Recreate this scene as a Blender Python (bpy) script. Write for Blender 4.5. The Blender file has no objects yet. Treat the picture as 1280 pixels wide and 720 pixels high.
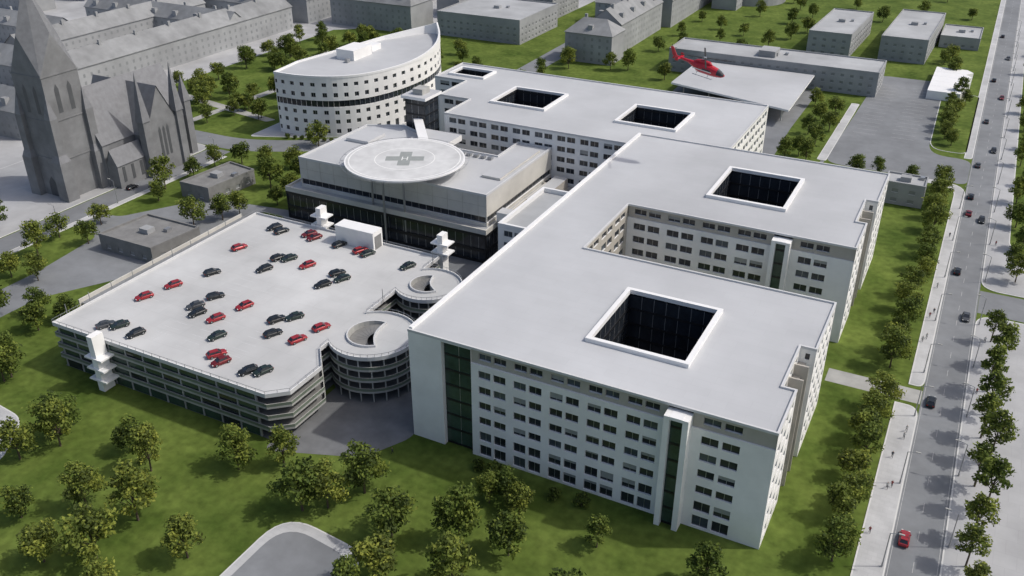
import bpy, math, random
from mathutils import Vector, Matrix
from mathutils.geometry import tessellate_polygon
R=random.Random(7)
scene=bpy.context.scene
scene.view_settings.view_transform='Standard'
scene.view_settings.look='None'
scene.view_settings.exposure=0
COL=scene.collection

# ---------------------------------------------------------------- materials
def mat(name,c,rough=.7,var=.12,scale=.15,detail=5,metal=0,spec=.4,seam=None,c2=None,scale2=None,bump=0,lo2=.8):
    m=bpy.data.materials.new(name);m.use_nodes=True
    nt=m.node_tree;N=nt.nodes;L=nt.links
    b=N['Principled BSDF'];b.inputs['Roughness'].default_value=rough
    b.inputs['Metallic'].default_value=metal
    b.inputs['Specular IOR Level'].default_value=spec
    if var<=0:
        b.inputs['Base Color'].default_value=(*c,1);return m
    tc=N.new('ShaderNodeTexCoord');nz=N.new('ShaderNodeTexNoise')
    nz.inputs['Scale'].default_value=scale;nz.inputs['Detail'].default_value=detail;nz.inputs['Roughness'].default_value=.62
    L.new(tc.outputs['Object'],nz.inputs['Vector'])
    r=N.new('ShaderNodeValToRGB')
    a=[max(0,x*(1-var)) for x in c];d=[min(1,x*(1+var)) for x in c]
    if c2: d=list(c2)
    r.color_ramp.elements[0].position=.33;r.color_ramp.elements[1].position=.67
    r.color_ramp.elements[0].color=(*a,1);r.color_ramp.elements[1].color=(*d,1)
    L.new(nz.outputs['Fac'],r.inputs['Fac'])
    out=r.outputs['Color']
    if scale2:
        n2=N.new('ShaderNodeTexNoise');n2.inputs['Scale'].default_value=scale2;n2.inputs['Detail'].default_value=4
        L.new(tc.outputs['Object'],n2.inputs['Vector'])
        r2=N.new('ShaderNodeValToRGB');r2.color_ramp.elements[0].position=.3;r2.color_ramp.elements[1].position=.7
        r2.color_ramp.elements[0].color=(lo2,lo2,lo2,1);r2.color_ramp.elements[1].color=(1.12,1.12,1.12,1)
        L.new(n2.outputs['Fac'],r2.inputs['Fac'])
        mx=N.new('ShaderNodeMix');mx.data_type='RGBA';mx.blend_type='MULTIPLY';mx.inputs[0].default_value=1
        L.new(out,mx.inputs[6]);L.new(r2.outputs['Color'],mx.inputs[7]);out=mx.outputs[2]
    if seam:
        br=N.new('ShaderNodeTexBrick');br.inputs['Scale'].default_value=1
        br.inputs['Brick Width'].default_value=seam[0];br.inputs['Row Height'].default_value=seam[1]
        br.inputs['Mortar Size'].default_value=seam[2];br.inputs['Mortar Smooth'].default_value=.3
        br.inputs['Color1'].default_value=(1,1,1,1);br.inputs['Color2'].default_value=(seam[4],)*3+(1,)
        br.inputs['Mortar'].default_value=(seam[3],)*3+(1,)
        L.new(tc.outputs['Object'],br.inputs['Vector'])
        mx=N.new('ShaderNodeMix');mx.data_type='RGBA';mx.blend_type='MULTIPLY';mx.inputs[0].default_value=1
        L.new(out,mx.inputs[6]);L.new(br.outputs['Color'],mx.inputs[7]);out=mx.outputs[2]
    L.new(out,b.inputs['Base Color'])
    if bump:
        bp=N.new('ShaderNodeBump');bp.inputs['Strength'].default_value=bump;bp.inputs['Distance'].default_value=.1
        L.new(nz.outputs['Fac'],bp.inputs['Height']);L.new(bp.outputs['Normal'],b.inputs['Normal'])
    return m
M={}
M['roof']=mat('roof_membrane',(.455,.465,.475),.75,.05,.06,seam=(8,2.4,.05,.93,.975),scale2=.02,lo2=.9)
M['white']=mat('white_render',(.77,.765,.745),.7,.04,.2,scale2=.05,lo2=.93)
M['trim']=mat('white_trim',(.78,.78,.77),.6,.03,.3)
M['edge']=mat('roof_edge_flashing',(.57,.575,.575),.6,.04,.3)
M['beige']=mat('beige_panel',(.41,.385,.34),.7,.06,.3)
M['cream']=mat('cream_panel',(.56,.545,.50),.7,.05,.3,scale2=.08,lo2=.9)
M['glass']=mat('dark_glass',(.022,.027,.035),.12,.3,.4,spec=.6)
M['glass2']=mat('blue_glass',(.06,.075,.09),.15,.3,.4,spec=.6)
M['blind']=mat('window_blind',(.30,.31,.31),.5,.1,.5)
M['ggreen']=mat('green_glass',(.04,.07,.054),.2,.3,.3,spec=.5)
M['black']=mat('black_panel',(.015,.016,.018),.4,.2,.5)
M['conc']=mat('concrete',(.38,.38,.36),.85,.12,.3,scale2=.05)
M['screen']=mat('sage_screen_panel',(.15,.18,.14),.6,.12,.3,scale2=.1)
M['deck']=mat('deck_concrete',(.50,.505,.50),.85,.05,.12,scale2=.04,seam=(8,5,.06,.9,.97),lo2=.86)
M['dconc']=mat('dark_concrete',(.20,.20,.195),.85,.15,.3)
M['mass']=mat('grey_render',(.32,.33,.335),.85,.08,.15,scale2=.04)
M['massroof']=mat('grey_slate',(.25,.257,.26),.8,.1,.2,scale2=.05)
M['massflat']=mat('grey_flat_roof',(.39,.40,.405),.85,.08,.1,scale2=.04)
M['church']=mat('church_stone',(.20,.205,.21),.85,.12,.3,scale2=.08)
M['churchroof']=mat('church_slate',(.19,.195,.205),.7,.12,.5)
M['lancet']=mat('leaded_window',(.085,.09,.095),.5,.1,.5)
M['asph']=mat('asphalt',(.20,.21,.22),.9,.08,.25,scale2=.04)
M['asph2']=mat('asphalt_yard',(.155,.16,.165),.9,.14,.2,scale2=.05)
M['pave']=mat('pavement_slabs',(.47,.475,.475),.85,.06,.3,seam=(1.8,1.2,.04,.88,.95),scale2=.08)
M['plaza']=mat('plaza_paving',(.40,.405,.41),.85,.07,.12,seam=(4,4,.06,.9,.96),scale2=.04)
M['kerb']=mat('kerb_stone',(.58,.58,.56),.8,.05,.5)
M['grass']=mat('lawn_grass',(.080,.128,.022),.95,.22,.06,detail=9,c2=(.145,.195,.042),scale2=.5,spec=.1,lo2=.7)
M['line']=mat('road_paint',(.75,.75,.73),.7,.08,1)
M['lineold']=mat('worn_road_paint',(.42,.42,.41),.8,.15,1)
M['steel']=mat('steel',(.35,.36,.37),.4,.05,1,metal=.6)
M['tyre']=mat('tyre_rubber',(.02,.02,.02),.9,0)
M['bark']=mat('bark',(.09,.07,.05),.95,.3,3)
M['pad']=mat('helipad_deck',(.55,.555,.55),.8,.04,.3,scale2=.15,lo2=.9)
M['cross']=mat('helipad_cross_paint',(.28,.30,.29),.8,.06,.6)
M['winmass']=mat('matt_window',(.22,.23,.235),.4,.1,.3)
def leafmat(name,c):
    m=mat(name,c,.7,.25,1.2,spec=.2);nt=m.node_tree;b=nt.nodes['Principled BSDF']
    tr=nt.nodes.new('ShaderNodeBsdfTranslucent');mx=nt.nodes.new('ShaderNodeMixShader');mx.inputs[0].default_value=.35
    src=b.inputs['Base Color'].links[0].from_socket
    oi=nt.nodes.new('ShaderNodeObjectInfo');hs=nt.nodes.new('ShaderNodeHueSaturation')
    mr=nt.nodes.new('ShaderNodeMapRange');mr.inputs[3].default_value=.76;mr.inputs[4].default_value=1.22
    nt.links.new(oi.outputs['Random'],mr.inputs[0]);nt.links.new(mr.outputs[0],hs.inputs['Value']);nt.links.new(src,hs.inputs['Color'])
    mr2=nt.nodes.new('ShaderNodeMapRange');mr2.inputs[3].default_value=.52;mr2.inputs[4].default_value=.49
    nt.links.new(oi.outputs['Random'],mr2.inputs[0]);nt.links.new(mr2.outputs[0],hs.inputs['Hue'])
    src=hs.outputs[0];nt.links.new(src,b.inputs['Base Color'])
    nt.links.new(src,tr.inputs['Color'])
    nt.links.new(b.outputs[0],mx.inputs[1]);nt.links.new(tr.outputs[0],mx.inputs[2])
    nt.links.new(mx.outputs[0],nt.nodes['Material Output'].inputs['Surface']);return m
M['leafA']=leafmat('leaf_light',(.235,.27,.05))
M['leafB']=leafmat('leaf_mid',(.145,.185,.036))
M['leafC']=leafmat('leaf_dark',(.075,.10,.024))

# ---------------------------------------------------------------- mesh builder
class MB:
    def __init__(s): s.v=[];s.f=[];s.m=[];s.ms=[]
    def mi(s,k):
        if k not in s.ms:s.ms.append(k)
        return s.ms.index(k)
    def face(s,pts,k):
        n=len(s.v);s.v+= [tuple(p) for p in pts];s.f.append(tuple(range(n,n+len(pts))));s.m.append(s.mi(k))
    def box(s,x0,x1,y0,y1,z0,z1,k,top=None):
        a=[(x0,y0),(x1,y0),(x1,y1),(x0,y1)];s.prism(a,z0,z1,k,top or k)
    def prism(s,pts,z0,z1,k,top=None,bottom=True):
        n=len(pts)
        for i in range(n):
            p=pts[i];q=pts[(i+1)%n]
            s.face([(p[0],p[1],z0),(q[0],q[1],z0),(q[0],q[1],z1),(p[0],p[1],z1)],k)
        s.sheet(pts,[],z1,top or k)
        if bottom:s.sheet(pts,[],z0,k)
    def sheet(s,outer,holes,z,k):
        loops=[[Vector((p[0],p[1],0)) for p in outer]]+[[Vector((p[0],p[1],0)) for p in h] for h in holes]
        flat=[p for l in loops for p in l]
        for t in tessellate_polygon(loops):
            a,b,c=[flat[i] for i in t]
            if (b-a).cross(c-a).z<0:b,c=c,b
            s.face([(p.x,p.y,z) for p in (a,b,c)],k)
    def obox(s,p0,p1,w,z0,z1,k):
        d=Vector((p1[0]-p0[0],p1[1]-p0[1]));d.normalize();n=Vector((-d.y,d.x))*w/2
        s.prism([(p0[0]-n.x,p0[1]-n.y),(p1[0]-n.x,p1[1]-n.y),(p1[0]+n.x,p1[1]+n.y),(p0[0]+n.x,p0[1]+n.y)],z0,z1,k)
    def tube(s,a,b,r0,r1,k,n=8):
        a=Vector(a);b=Vector(b);d=(b-a).normalized()
        u=d.orthogonal().normalized();w=d.cross(u)
        A=[a+(u*math.cos(t)+w*math.sin(t))*r0 for t in [2*math.pi*i/n for i in range(n)]]
        B=[b+(u*math.cos(t)+w*math.sin(t))*r1 for t in [2*math.pi*i/n for i in range(n)]]
        for i in range(n):
            j=(i+1)%n;s.face([A[i],A[j],B[j],B[i]],k)
        s.face(A[::-1],k);s.face(B,k)
    def loft(s,rings,k,cap=True,ks=None):
        for q in range(len(rings)-1):
            A=rings[q];B=rings[q+1];n=len(A)
            for i in range(n):
                j=(i+1)%n;s.face([A[i],A[j],B[j],B[i]],(ks(q,i) if ks else k))
        if cap:s.face(rings[0][::-1],k);s.face(rings[-1],k)
    def mesh(s,name):
        me=bpy.data.meshes.new(name);me.from_pydata(s.v,[],s.f)
        for k in s.ms:me.materials.append(M[k])
        me.polygons.foreach_set('material_index',s.m);me.update();return me
    def obj(s,name,parent=None,loc=None,rot=0):
        o=bpy.data.objects.new(name,s.mesh(name));COL.objects.link(o)
        if parent:o.parent=parent
        if loc:o.location=loc
        o.rotation_euler[2]=rot
        return o
def empty(name,loc=(0,0,0)):
    e=bpy.data.objects.new(name,None);COL.objects.link(e);e.location=loc;e.empty_display_size=.5;return e
def rect(x0,x1,y0,y1):return [(x0,y0),(x1,y0),(x1,y1),(x0,y1)]
def inset(pts,w):
    n=len(pts);out=[]
    for i in range(n):
        p0=Vector(pts[i-1]);p=Vector(pts[i]);p1=Vector(pts[(i+1)%n])
        d0=(p-p0).normalized();d1=(p1-p).normalized()
        n0=Vector((-d0.y,d0.x));n1=Vector((-d1.y,d1.x))
        b=n0+n1
        if b.length<1e-4:b=n0
        b.normalize();out.append(tuple(p+b*(w/max(.35,b.dot(n0)))))
    return out
def parapet(mb,pts,w,z0,z1,k):
    q=inset(pts,w);o=inset(pts,-.06);n=len(pts)
    for i in range(n):
        j=(i+1)%n
        mb.face([(*o[i],z0),(*o[j],z0),(*o[j],z1),(*o[i],z1)],k)
        mb.face([(*q[j],z0),(*q[i],z0),(*q[i],z1),(*q[j],z1)],k)
        mb.face([(*o[i],z1),(*o[j],z1),(*q[j],z1),(*q[i],z1)],k)
        mb.face([(*o[i],z0),(*q[i],z0),(*q[j],z0),(*o[j],z0)],k)
def bays(L,pat,m0=1.0,m1=1.0):
    T=sum(a for a,b in pat);n=max(1,int((L-m0-m1)/T));sc=(L-m0-m1)/(n*T)
    if n*T*1.6<L-m0-m1:sc=1
    cols=[(m0,0)];
    for i in range(n):cols+=[(a*sc,b) for a,b in pat]
    rest=L-sum(a for a,b in cols)
    cols.append((rest,0));return cols
PAIR=[(.85,0),(2.7,1),(.6,0),(2.7,1),(.85,0)]
def rows_std(z0,z1,fh=3.6,sill=1.1,h=1.8,first=0.4):
    out=[];z=z0
    while z+fh<=z1+.01:
        out+=[(z,z+sill,0),(z+sill,z+sill+h,1),(z+sill+h,z+fh,0)];z+=fh
    if z<z1:out.append((z,z1,0))
    return out
def facade(mb,p0,p1,rows,cols,k,depth=.28,out=0,glass=('glass','glass','glass','glass2','blind'),mull=True,gl=None):
    p0=Vector(p0);p1=Vector(p1);d=(p1-p0).normalized();n=Vector((d.y,-d.x));o=p0+n*out
    L=(p1-p0).length
    def pt(x,z,dd=0):
        q=o+d*x-n*dd;return (q.x,q.y,z)
    def quad(x0,x1,z0,z1,kk,dd=0):mb.face([pt(x0,z0,dd),pt(x1,z0,dd),pt(x1,z1,dd),pt(x0,z1,dd)],kk)
    for z0,z1,mode in rows:
        if mode==0:quad(0,L,z0,z1,k);continue
        if mode==2:cc=[(.3,0),(L-.6,1),(.3,0)]
        elif mode==3:cc=[(L,1)]
        else:cc=cols
        x=0
        for w,op in cc:
            if w<=0.001:continue
            if not op:quad(x,x+w,z0,z1,k)
            else:
                a,b=x,x+w
                mb.face([pt(a,z0),pt(b,z0),pt(b,z0,depth),pt(a,z0,depth)],'trim' if k!='black' else k)
                mb.face([pt(a,z1,depth),pt(b,z1,depth),pt(b,z1),pt(a,z1)],k)
                mb.face([pt(a,z0),pt(a,z0,depth),pt(a,z1,depth),pt(a,z1)],k)
                mb.face([pt(b,z0,depth),pt(b,z0),pt(b,z1),pt(b,z1,depth)],k)
                g=gl or R.choice(glass)
                if mode==1 and g=='blind':
                    zz=z1-(z1-z0)*R.uniform(.3,.8);quad(a,b,zz,z1,'blind',depth);quad(a,b,z0,zz,'glass',depth)
                else:quad(a,b,z0,z1,g,depth)
                if mull:
                    if mode==1:
                        if w>1.4:
                            xm=a+w*.5;quad(xm-.06,xm+.06,z0,z1,'steel',depth-.03)
                    else:
                        m=max(1,int(w/2.6));
                        for i in range(1,m):
                            xm=a+w*i/m;quad(xm-.07,xm+.07,z0,z1,'steel',depth-.04)
            x+=w
def curtain(z0,z1,fh=3.6):
    out=[];z=z0
    while z<z1-.5:
        t=min(z+fh,z1);out+=[(z,z+.5,0),(z+.5,t,3)];z=t
    return out
def adopt(o,e):
    o.parent=e;o.matrix_parent_inverse=Matrix.Translation(e.location).inverted();return o

# ---------------------------------------------------------------- ground and roads
g=MB();g.face([(-2500,-800,0),(2500,-800,0),(2500,4200,0),(-2500,4200,0)],'grass');g.obj('ground')
def bez(p0,p1,p2,n=7):
    return [((1-t)**2*p0[0]+2*t*(1-t)*p1[0]+t*t*p2[0],(1-t)**2*p0[1]+2*t*(1-t)*p1[1]+t*t*p2[1]) for t in [i/n for i in range(n+1)]]
def rnd(pts,r):
    out=[];n=len(pts)
    for i in range(n):
        rr=r[i] if isinstance(r,(list,tuple)) else r
        p=Vector(pts[i])
        if rr<=0:out.append(tuple(p));continue
        a=Vector(pts[i-1])-p;b=Vector(pts[(i+1)%n])-p
        A=p+a.normalized()*min(rr,a.length*.48);B=p+b.normalized()*min(rr,b.length*.48)
        out+=bez(A,p,B)
    return out
def flat(name,pts,z,k,holes=()):
    m=MB();m.sheet(pts,list(holes),z,k);return m.obj(name)
def walk(name,pts,k='pave',h=.13,z=0.0,kerb=True):
    m=MB()
    if kerb:
        q=inset(pts,.3);n=len(pts)
        for i in range(n):
            j=(i+1)%n
            m.face([(*pts[i],z),(*pts[j],z),(*pts[j],z+h),(*pts[i],z+h)],'kerb')
            m.face([(*pts[i],z+h),(*pts[j],z+h),(*q[j],z+h),(*q[i],z+h)],'kerb')
        m.sheet(q,[],z+h,k)
    else:m.prism(pts,z,z+h,k)
    return m.obj(name)
flat('road',rect(4.5,13.5,-200,1500),.03,'asph')
flat('road',rect(13.6,130,252,266),.025,'asph')
flat('road',rnd([(-46,350),(4.4,350),(4.4,378),(-12,378),(-12,486),(-44,486)],[8,4,6,14,5,5]),.028,'asph')
walk('pavement',rnd([(-1,60),(4.5,60),(4.5,198),(-1,198)],[0,0,5,0]))
walk('pavement',rnd([(1,207),(4.5,207),(4.5,350),(-22,350),(-22,346),(1,346)],[0,4,10,0,0,8]))
walk('path',rect(-17.3,4.4,199.5,205.5),'conc',.035,0,False)
walk('pavement',rnd([(1.5,379),(4.5,379),(4.5,900),(1.5,900)],[0,3,0,0]))
walk('pavement',rnd([(13.5,-100),(19,-100),(60,60),(60,251),(13.5,251)],[0,0,0,0,6]),'plaza')
walk('pavement',rnd([(13.5,267),(60,267),(60,290),(20,300),(18,900),(13.5,900)],[6,0,0,5,0,0]),'plaza')
walk('traffic_island',rnd([(-9,384),(2,384),(2,470),(-14,470),(-12,390)],[5,4,4,4,4]),'grass')
walk('pavement',rnd([(-49,352),(-45.5,352),(-45.5,432),(-49,432)],1),'pave')
m=MB()
for i in range(110):
    y=-100+i*9;m.box(8.95,9.05,y,y+3.0,.032,.036,'lineold')
m.box(4.85,4.95,-100,1200,.032,.036,'lineold');m.box(13.05,13.15,-100,1200,.032,.036,'lineold')
m.obj('road_markings')
m=MB()
for i in range(16):
    for x0 in (-42,-27):
        y=392+i*5.2;m.box(x0,x0+9,y,y+.14,.032,.036,'lineold')
m.obj('parking_bay_markings')
flat('city_paving',[(-1200,268),(-345,268),(-345,440),(-240,520),(-240,1100),(-1200,1100)],.012,'plaza')
flat('city_paving',rect(-1200,-302,-100,256),.012,'plaza')
flat('road',rect(-266,-256,-100,255),.034,'asph')
flat('road',rnd([(-900,256.5),(-254,256.5),(-222,272),(-197,302),(-200,560),(-212,560),(-208,308),(-236,279),(-262,268),(-900,268)],[0,10,20,12,0,0,14,20,10,0]),.03,'asph')
flat('road',[(-212,560),(-200,560),(-200,1200),(-212,1200)],.031,'asph')
walk('church_plaza',rnd([(-320,150),(-266.5,150),(-266.5,256),(-320,256)],[0,4,6,0]),'plaza')
walk('pavement',rect(-255.7,-253.2,-50,250),'pave')
walk('pavement',rnd([(-262,272),(-239,282),(-222,292),(-210,312),(-210,372),(-262,372)],[3,6,8,6,4,4]),'plaza',.1)
flat('road',rnd([(-235,40),(-223,40),(-222,140),(-210,160),(-206,200),(-206,216),(-196,216),(-196,206),(-116,206),(-116,196),(-104,196),(-104,214),(-118,216),(-118,232),(-230,216),(-246,190),(-256,190),(-256,180),(-240,176),(-236,150)],3),.02,'asph')
flat('path',rnd([(-330,300),(-268,290),(-266,294),(-328,305)],1),.02,'conc')
flat('path',rnd([(-300,272),(-296,272),(-292,345),(-318,400),(-322,398),(-297,344)],1),.024,'conc')
flat('forecourt',rnd([(-121,116),(-100,124),(-94.6,134),(-94.6,206),(-121,206)],[3,5,2,0,0]),.022,'asph2')
flat('courtyard_paving',rect(-135,-64,188,266),.016,'asph2')
walk('pavement',rnd([(-103.5,40),(-82,40),(-82,101),(-103.5,103)],[0,0,6,8]),'pave',.12)
flat('road',rnd([(-101.6,38),(-84,38),(-84,98.6),(-101.6,100.6)],[0,0,5,7]),.127,'asph')
walk('pavement',rnd([(-215,40),(-172,40),(-168,88),(-177,100),(-215,104)],4),'pave')
flat('road',rnd([(-213,38),(-178,38),(-174,86),(-181,96),(-213,99)],3),.135,'asph2')

# ---------------------------------------------------------------- hospital blocks
FR=[(0,.5,0),(.5,3.2,1),(3.2,4.3,0),(4.3,6.7,1),(6.7,8.1,0)]
for i in range(4):
    z=8.1+i*3.85;FR+=[(z,z+.55,0),(z+.55,z+2.45,1),(z+2.45,z+3.85,0)]
SR=[(0,.8,0)]
for i in range(6):
    z=.8+i*3.8;SR+=[(z,z+.9,0),(z+.9,z+2.8,1),(z+2.8,z+3.8,0)]
SR+=[(23.6,24.4,0),(24.4,25.9,1),(25.9,27,0)]
def block_front(mb,y,xl,xr,pillar):
    x=xl
    if pillar:
        facade(mb,(x,y),(x+8,y),[(0,27,0)],[],'white')
        facade(mb,(x+8,y+1.2),(x+15,y+1.2),curtain(0,26.6,3.8),[],'black',.1,gl='ggreen')
        mb.face([(x+8,y,0),(x+8,y+1.2,0),(x+8,y+1.2,27),(x+8,y,27)],'white')
        mb.face([(x+8,y,26.6),(x+15,y,26.6),(x+15,y+1.2,26.6),(x+8,y+1.2,26.6)],'white')
        mb.face([(x+8,y,26.6),(x+15,y,26.6),(x+15,y,27),(x+8,y,27)],'white')
        mb.face([(x+15,y+1.2,0),(x+15,y,0),(x+15,y,27),(x+15,y+1.2,27)],'white')
        x+=15
    facade(mb,(x,y),(-37.6,y),FR,bays(-37.6-x,PAIR,.8,.8),'white',.4)
    facade(mb,(-32.9,y),(xr,y),FR,bays(xr+32.9,[(.85,0),(2.7,1),(.6,0),(2.7,1),(.85,0)],1,5.2),'white',.4)
    TR=[(23.5,24.5,0),(24.5,26.1,1),(26.1,27,0)]
    facade(mb,(x,y),(-37.6,y),TR,bays(-37.6-x,PAIR,.8,.8),'beige',.5,out=-.35)
    facade(mb,(-32.9,y),(xr,y),TR,bays(xr+32.9,PAIR,1,5.2),'beige',.5,out=-.35)
    mb.face([(x,y,23.5),(xr,y,23.5),(xr,y+.35,23.5),(x,y+.35,23.5)],'trim')
    mb.box(-37.6,-36.5,y-2.6,y+.5,0,26.2,'white');mb.box(-34.0,-32.9,y-2.6,y+.5,0,26.2,'white')
    mb.box(-36.5,-34.0,y-2.6,y+.5,25.6,26.25,'trim')
    facade(mb,(-36.5,y-1.4),(-34.0,y-1.4),curtain(0,25.6,3.85),[],'black',.1,gl='ggreen')
def side_seg(mb,p0,p1):
    L=(Vector(p1)-Vector(p0)).length
    if L<3.2:facade(mb,p0,p1,[(0,27,0)],[],'white');return
    facade(mb,p0,p1,SR,bays(L,[(.8,0),(2.2,1),(.8,0)],.8,.8),'white',.3)
hosp=empty('hospital_building',(-60,200,0))
def fin(mb,pr):adopt(mb.obj(pr),hosp)
out=[(-94.5,136),(-17.5,136),(-17.5,151),(-20.2,151),(-20.2,167),(-17.0,167),(-17.0,188.5),(-77,188.5),(-77,218.5),(-17.5,218.5),(-17.5,235),(-20.2,235),(-20.2,251),(-17.0,251),(-17.0,274),(-94.5,274)]
c1=[(-59,150),(-59,172.5),(-39,172.5),(-39,150)]
c2=[(-59,234),(-59,256.5),(-39,256.5),(-39,234)]
mb=MB();mb.sheet(out,[c1,c2],27.0,'roof');fin(mb,'roof')
mb=MB();parapet(mb,out,.38,26.85,27.4,'edge')
for c in (c1,c2):parapet(mb,c,.95,26.9,27.9,'trim')
mb.box(-94.5,-93.7,136.5,273.6,27.02,27.75,'trim')
fin(mb,'parapet')
mb=MB()
block_front(mb,136,-94.5,-17.5,True)
n=len(out)
for i in range(1,n):
    a,b=out[i],out[(i+1)%n]
    if i==8:
        block_front(mb,218.5,-77,-17.5,False)
    elif i==14: facade(mb,a,b,[(0,27,0)],[],'white')
    elif i==7: facade(mb,a,b,SR,bays(30,PAIR,1,1),'beige',.3)
    elif i in (6,15):
        L=(Vector(b)-Vector(a)).length;facade(mb,a,b,SR,bays(L,PAIR,1,1),'white',.3)
    else: side_seg(mb,a,b)
fin(mb,'walls')
mb=MB()
for c in (c1,c2):
    for i in range(4):
        facade(mb,c[i],c[(i+1)%4],curtain(0,26.9,3.8),[],'black',.15,gl='glass')
    mb.sheet([c[0],c[3],c[2],c[1]],[],.05,'asph2')
fin(mb,'courtyards')
mb=MB()
for y0 in (151,235):
    mb.box(-20.1,-17.3,y0+5.2,y0+5.6,0,26.2,'beige');mb.box(-20.1,-17.3,y0+10.4,y0+10.8,0,26.2,'beige')
    for z in (8.1,15.7,23.3):mb.box(-20.1,-18.6,y0+.1,y0+15.9,z,z+.35,'beige')
fin(mb,'side_fins')
b3=[(-163,265),(-94.7,265),(-94.7,274.2),(-64.5,274.2),(-64.5,325),(-190,325),(-190,303),(-176,303),(-176,283),(-163,283)]
c3=[(-106,284),(-106,303),(-86,303),(-86,284)];c4=[(-154,284),(-154,303),(-134,303),(-134,284)]
c5=[(-186,309),(-186,318),(-172,318),(-172,309)]
mb=MB();mb.sheet(b3,[c3,c4,c5],26.4,'roof');fin(mb,'north_roof')
mb=MB();parapet(mb,b3,.38,26.2,26.85,'edge')
for c in (c3,c4,c5):parapet(mb,c,.95,26.3,27.2,'trim')
fin(mb,'north_parapet')
mb=MB()
R3=[(0,1,0)]
for i in range(7):
    z=1+i*3.6;R3+=[(z,z+1.0,0),(z+1.0,z+2.8,1),(z+2.8,z+3.6,0)]
R3+=[(26.2,26.4,0)]
for i in range(len(b3)):
    a,b=b3[i],b3[(i+1)%len(b3)];L=(Vector(b)-Vector(a)).length
    facade(mb,a,b,R3,bays(L,PAIR,1,1) if L>9 else [(L,0)],'white',.3)
for c in (c3,c4,c5):
    for i in range(4):facade(mb,c[i],c[(i+1)%4],curtain(0,26.2,3.6),[],'black',.15,gl='glass')
    mb.sheet([c[0],c[3],c[2],c[1]],[],.05,'asph2')
fin(mb,'north_walls')
mb=MB()
lc=rect(-111,-94.7,207,236.5);mb.sheet(lc,[],18,'massflat');parapet(mb,lc,.8,17.9,19.3,'trim')
for i in range(4):facade(mb,lc[i],lc[(i+1)%4],rows_std(0,18,3.6),bays(15 if i%2==0 else 29,PAIR),'white')
lc=rect(-119.8,-94.7,236.7,264.9);mb.sheet(lc,[],8.5,'massflat');parapet(mb,lc,.5,8.4,9.2,'trim')
for i in range(4):facade(mb,lc[i],lc[(i+1)%4],rows_std(0,8.5,3.9),bays(25,PAIR),'beige')
mb.box(-112,-104,243,249,8.5,11.5,'white','roof');mb.box(-102,-97,252,262,8.5,13.0,'white','roof')
mb.box(-118.5,-114,240,262,8.5,12.5,'beige','roof')
mb.box(-111,-94.9,236.6,240.5,12,15,'white','roof');mb.box(-119.5,-111.2,222,226,12,14.8,'white','roof')
fin(mb,'link_building')

# ---------------------------------------------------------------- heliport building
hp=empty('heliport_building',(-157,238,0))
def fh(mb,n):adopt(mb.obj(n),hp)
mb=MB()
lo=rect(-195,-119.9,216,258)
mb.sheet(lo,[],10.5,'massflat')
for i in range(4):
    facade(mb,lo[i],lo[(i+1)%4],[(0,.8,0),(.8,3.6,3),(3.6,4.6,0),(4.6,8.6,3),(8.6,10.5,0)],[],'black' ,.3,gl='glass')
parapet(mb,lo,.4,9.6,11.2,'cream')
fh(mb,'base_storeys')
mb=MB()
up=[(-191,219.5),(-121.5,219.5),(-121.5,264.8),(-134,264.8),(-134,250),(-150,250),(-178,262),(-190,256)]
mb.sheet(up,[],20.5,'roof');parapet(mb,up,.45,20.3,21.0,'edge')
for i in range(len(up)):
    facade(mb,up[i],up[(i+1)%len(up)],[(10.5,11.6,0),(11.6,13.6,2),(13.6,20.5,0)],[],'cream',.5,gl='glass')
for i in range(13):
    x=-191+i*5.3+3;mb.box(x,x+.08,219.46,219.498,13.7,20.4,'beige')
mb.box(-191,-121.6,219.46,219.497,17,17.08,'beige')
fh(mb,'upper_storeys')
mb=MB()
mb.box(-166,-152,247.5,258,20.6,22.6,'white','roof')
mb.box(-130,-123.5,232,260,20.6,21.3,'cream','roof')
mb.box(-187,-178,240,250,20.6,21.6,'edge','roof')
for i in range(5):mb.box(-146+i*2.6,-144.6+i*2.6,246,247.6,20.6,21.5,'steel')
fh(mb,'rooftop_plant')
mb=MB()
facade(mb,(-177,262),(-169,262),curtain(0,31,3.6),[],'black',.1,gl='glass')
facade(mb,(-169,262),(-169,271),curtain(0,31,3.6),[],'black',.1,gl='glass')
facade(mb,(-169,271),(-177,271),[(0,31,0)],[],'white');facade(mb,(-177,271),(-177,262),[(0,31,0)],[],'white')
mb.box(-178,-168,261,272,31,32,'trim','roof');mb.box(-175,-171,264,269,32,34,'conc')
fh(mb,'lift_tower')
cx,cy,cr=-154,226,18.8
def circ(cx,cy,r,n=64,a0=0,a1=2*math.pi):return [(cx+r*math.cos(a0+(a1-a0)*i/n),cy+r*math.sin(a0+(a1-a0)*i/n)) for i in range(n)]
pad=empty('helipad',(cx,cy,0))
def fpd(mb,n):adopt(mb.obj(n),pad)
mb=MB();C=circ(cx,cy,cr);C2=circ(cx,cy,cr-2.2)
Cb=[(p[0],p[1],23.1) for p in C2];Ct=[(p[0],p[1],24.0) for p in C];Cu=[(p[0],p[1],24.5) for p in C]
mb.loft([Cb,Ct,Cu],'trim',True);mb.sheet(circ(cx,cy,cr-.5),[],24.51,'pad')
fpd(mb,'deck')
mb=MB()
def ringm(r0,r1,z,k):
    a=circ(cx,cy,r0);b=circ(cx,cy,r1);
    for i in range(64):
        j=(i+1)%64;mb.face([(*a[i],z),(*b[i],z),(*b[j],z),(*a[j],z)],k)
ringm(17.2,17.6,24.52,'line');ringm(9.2,9.5,24.52,'line')
ca=math.radians(27)
def rp(x,y):return (cx+x*math.cos(ca)-y*math.sin(ca),cy+x*math.sin(ca)+y*math.cos(ca))
w=1.9;l=6.0
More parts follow.
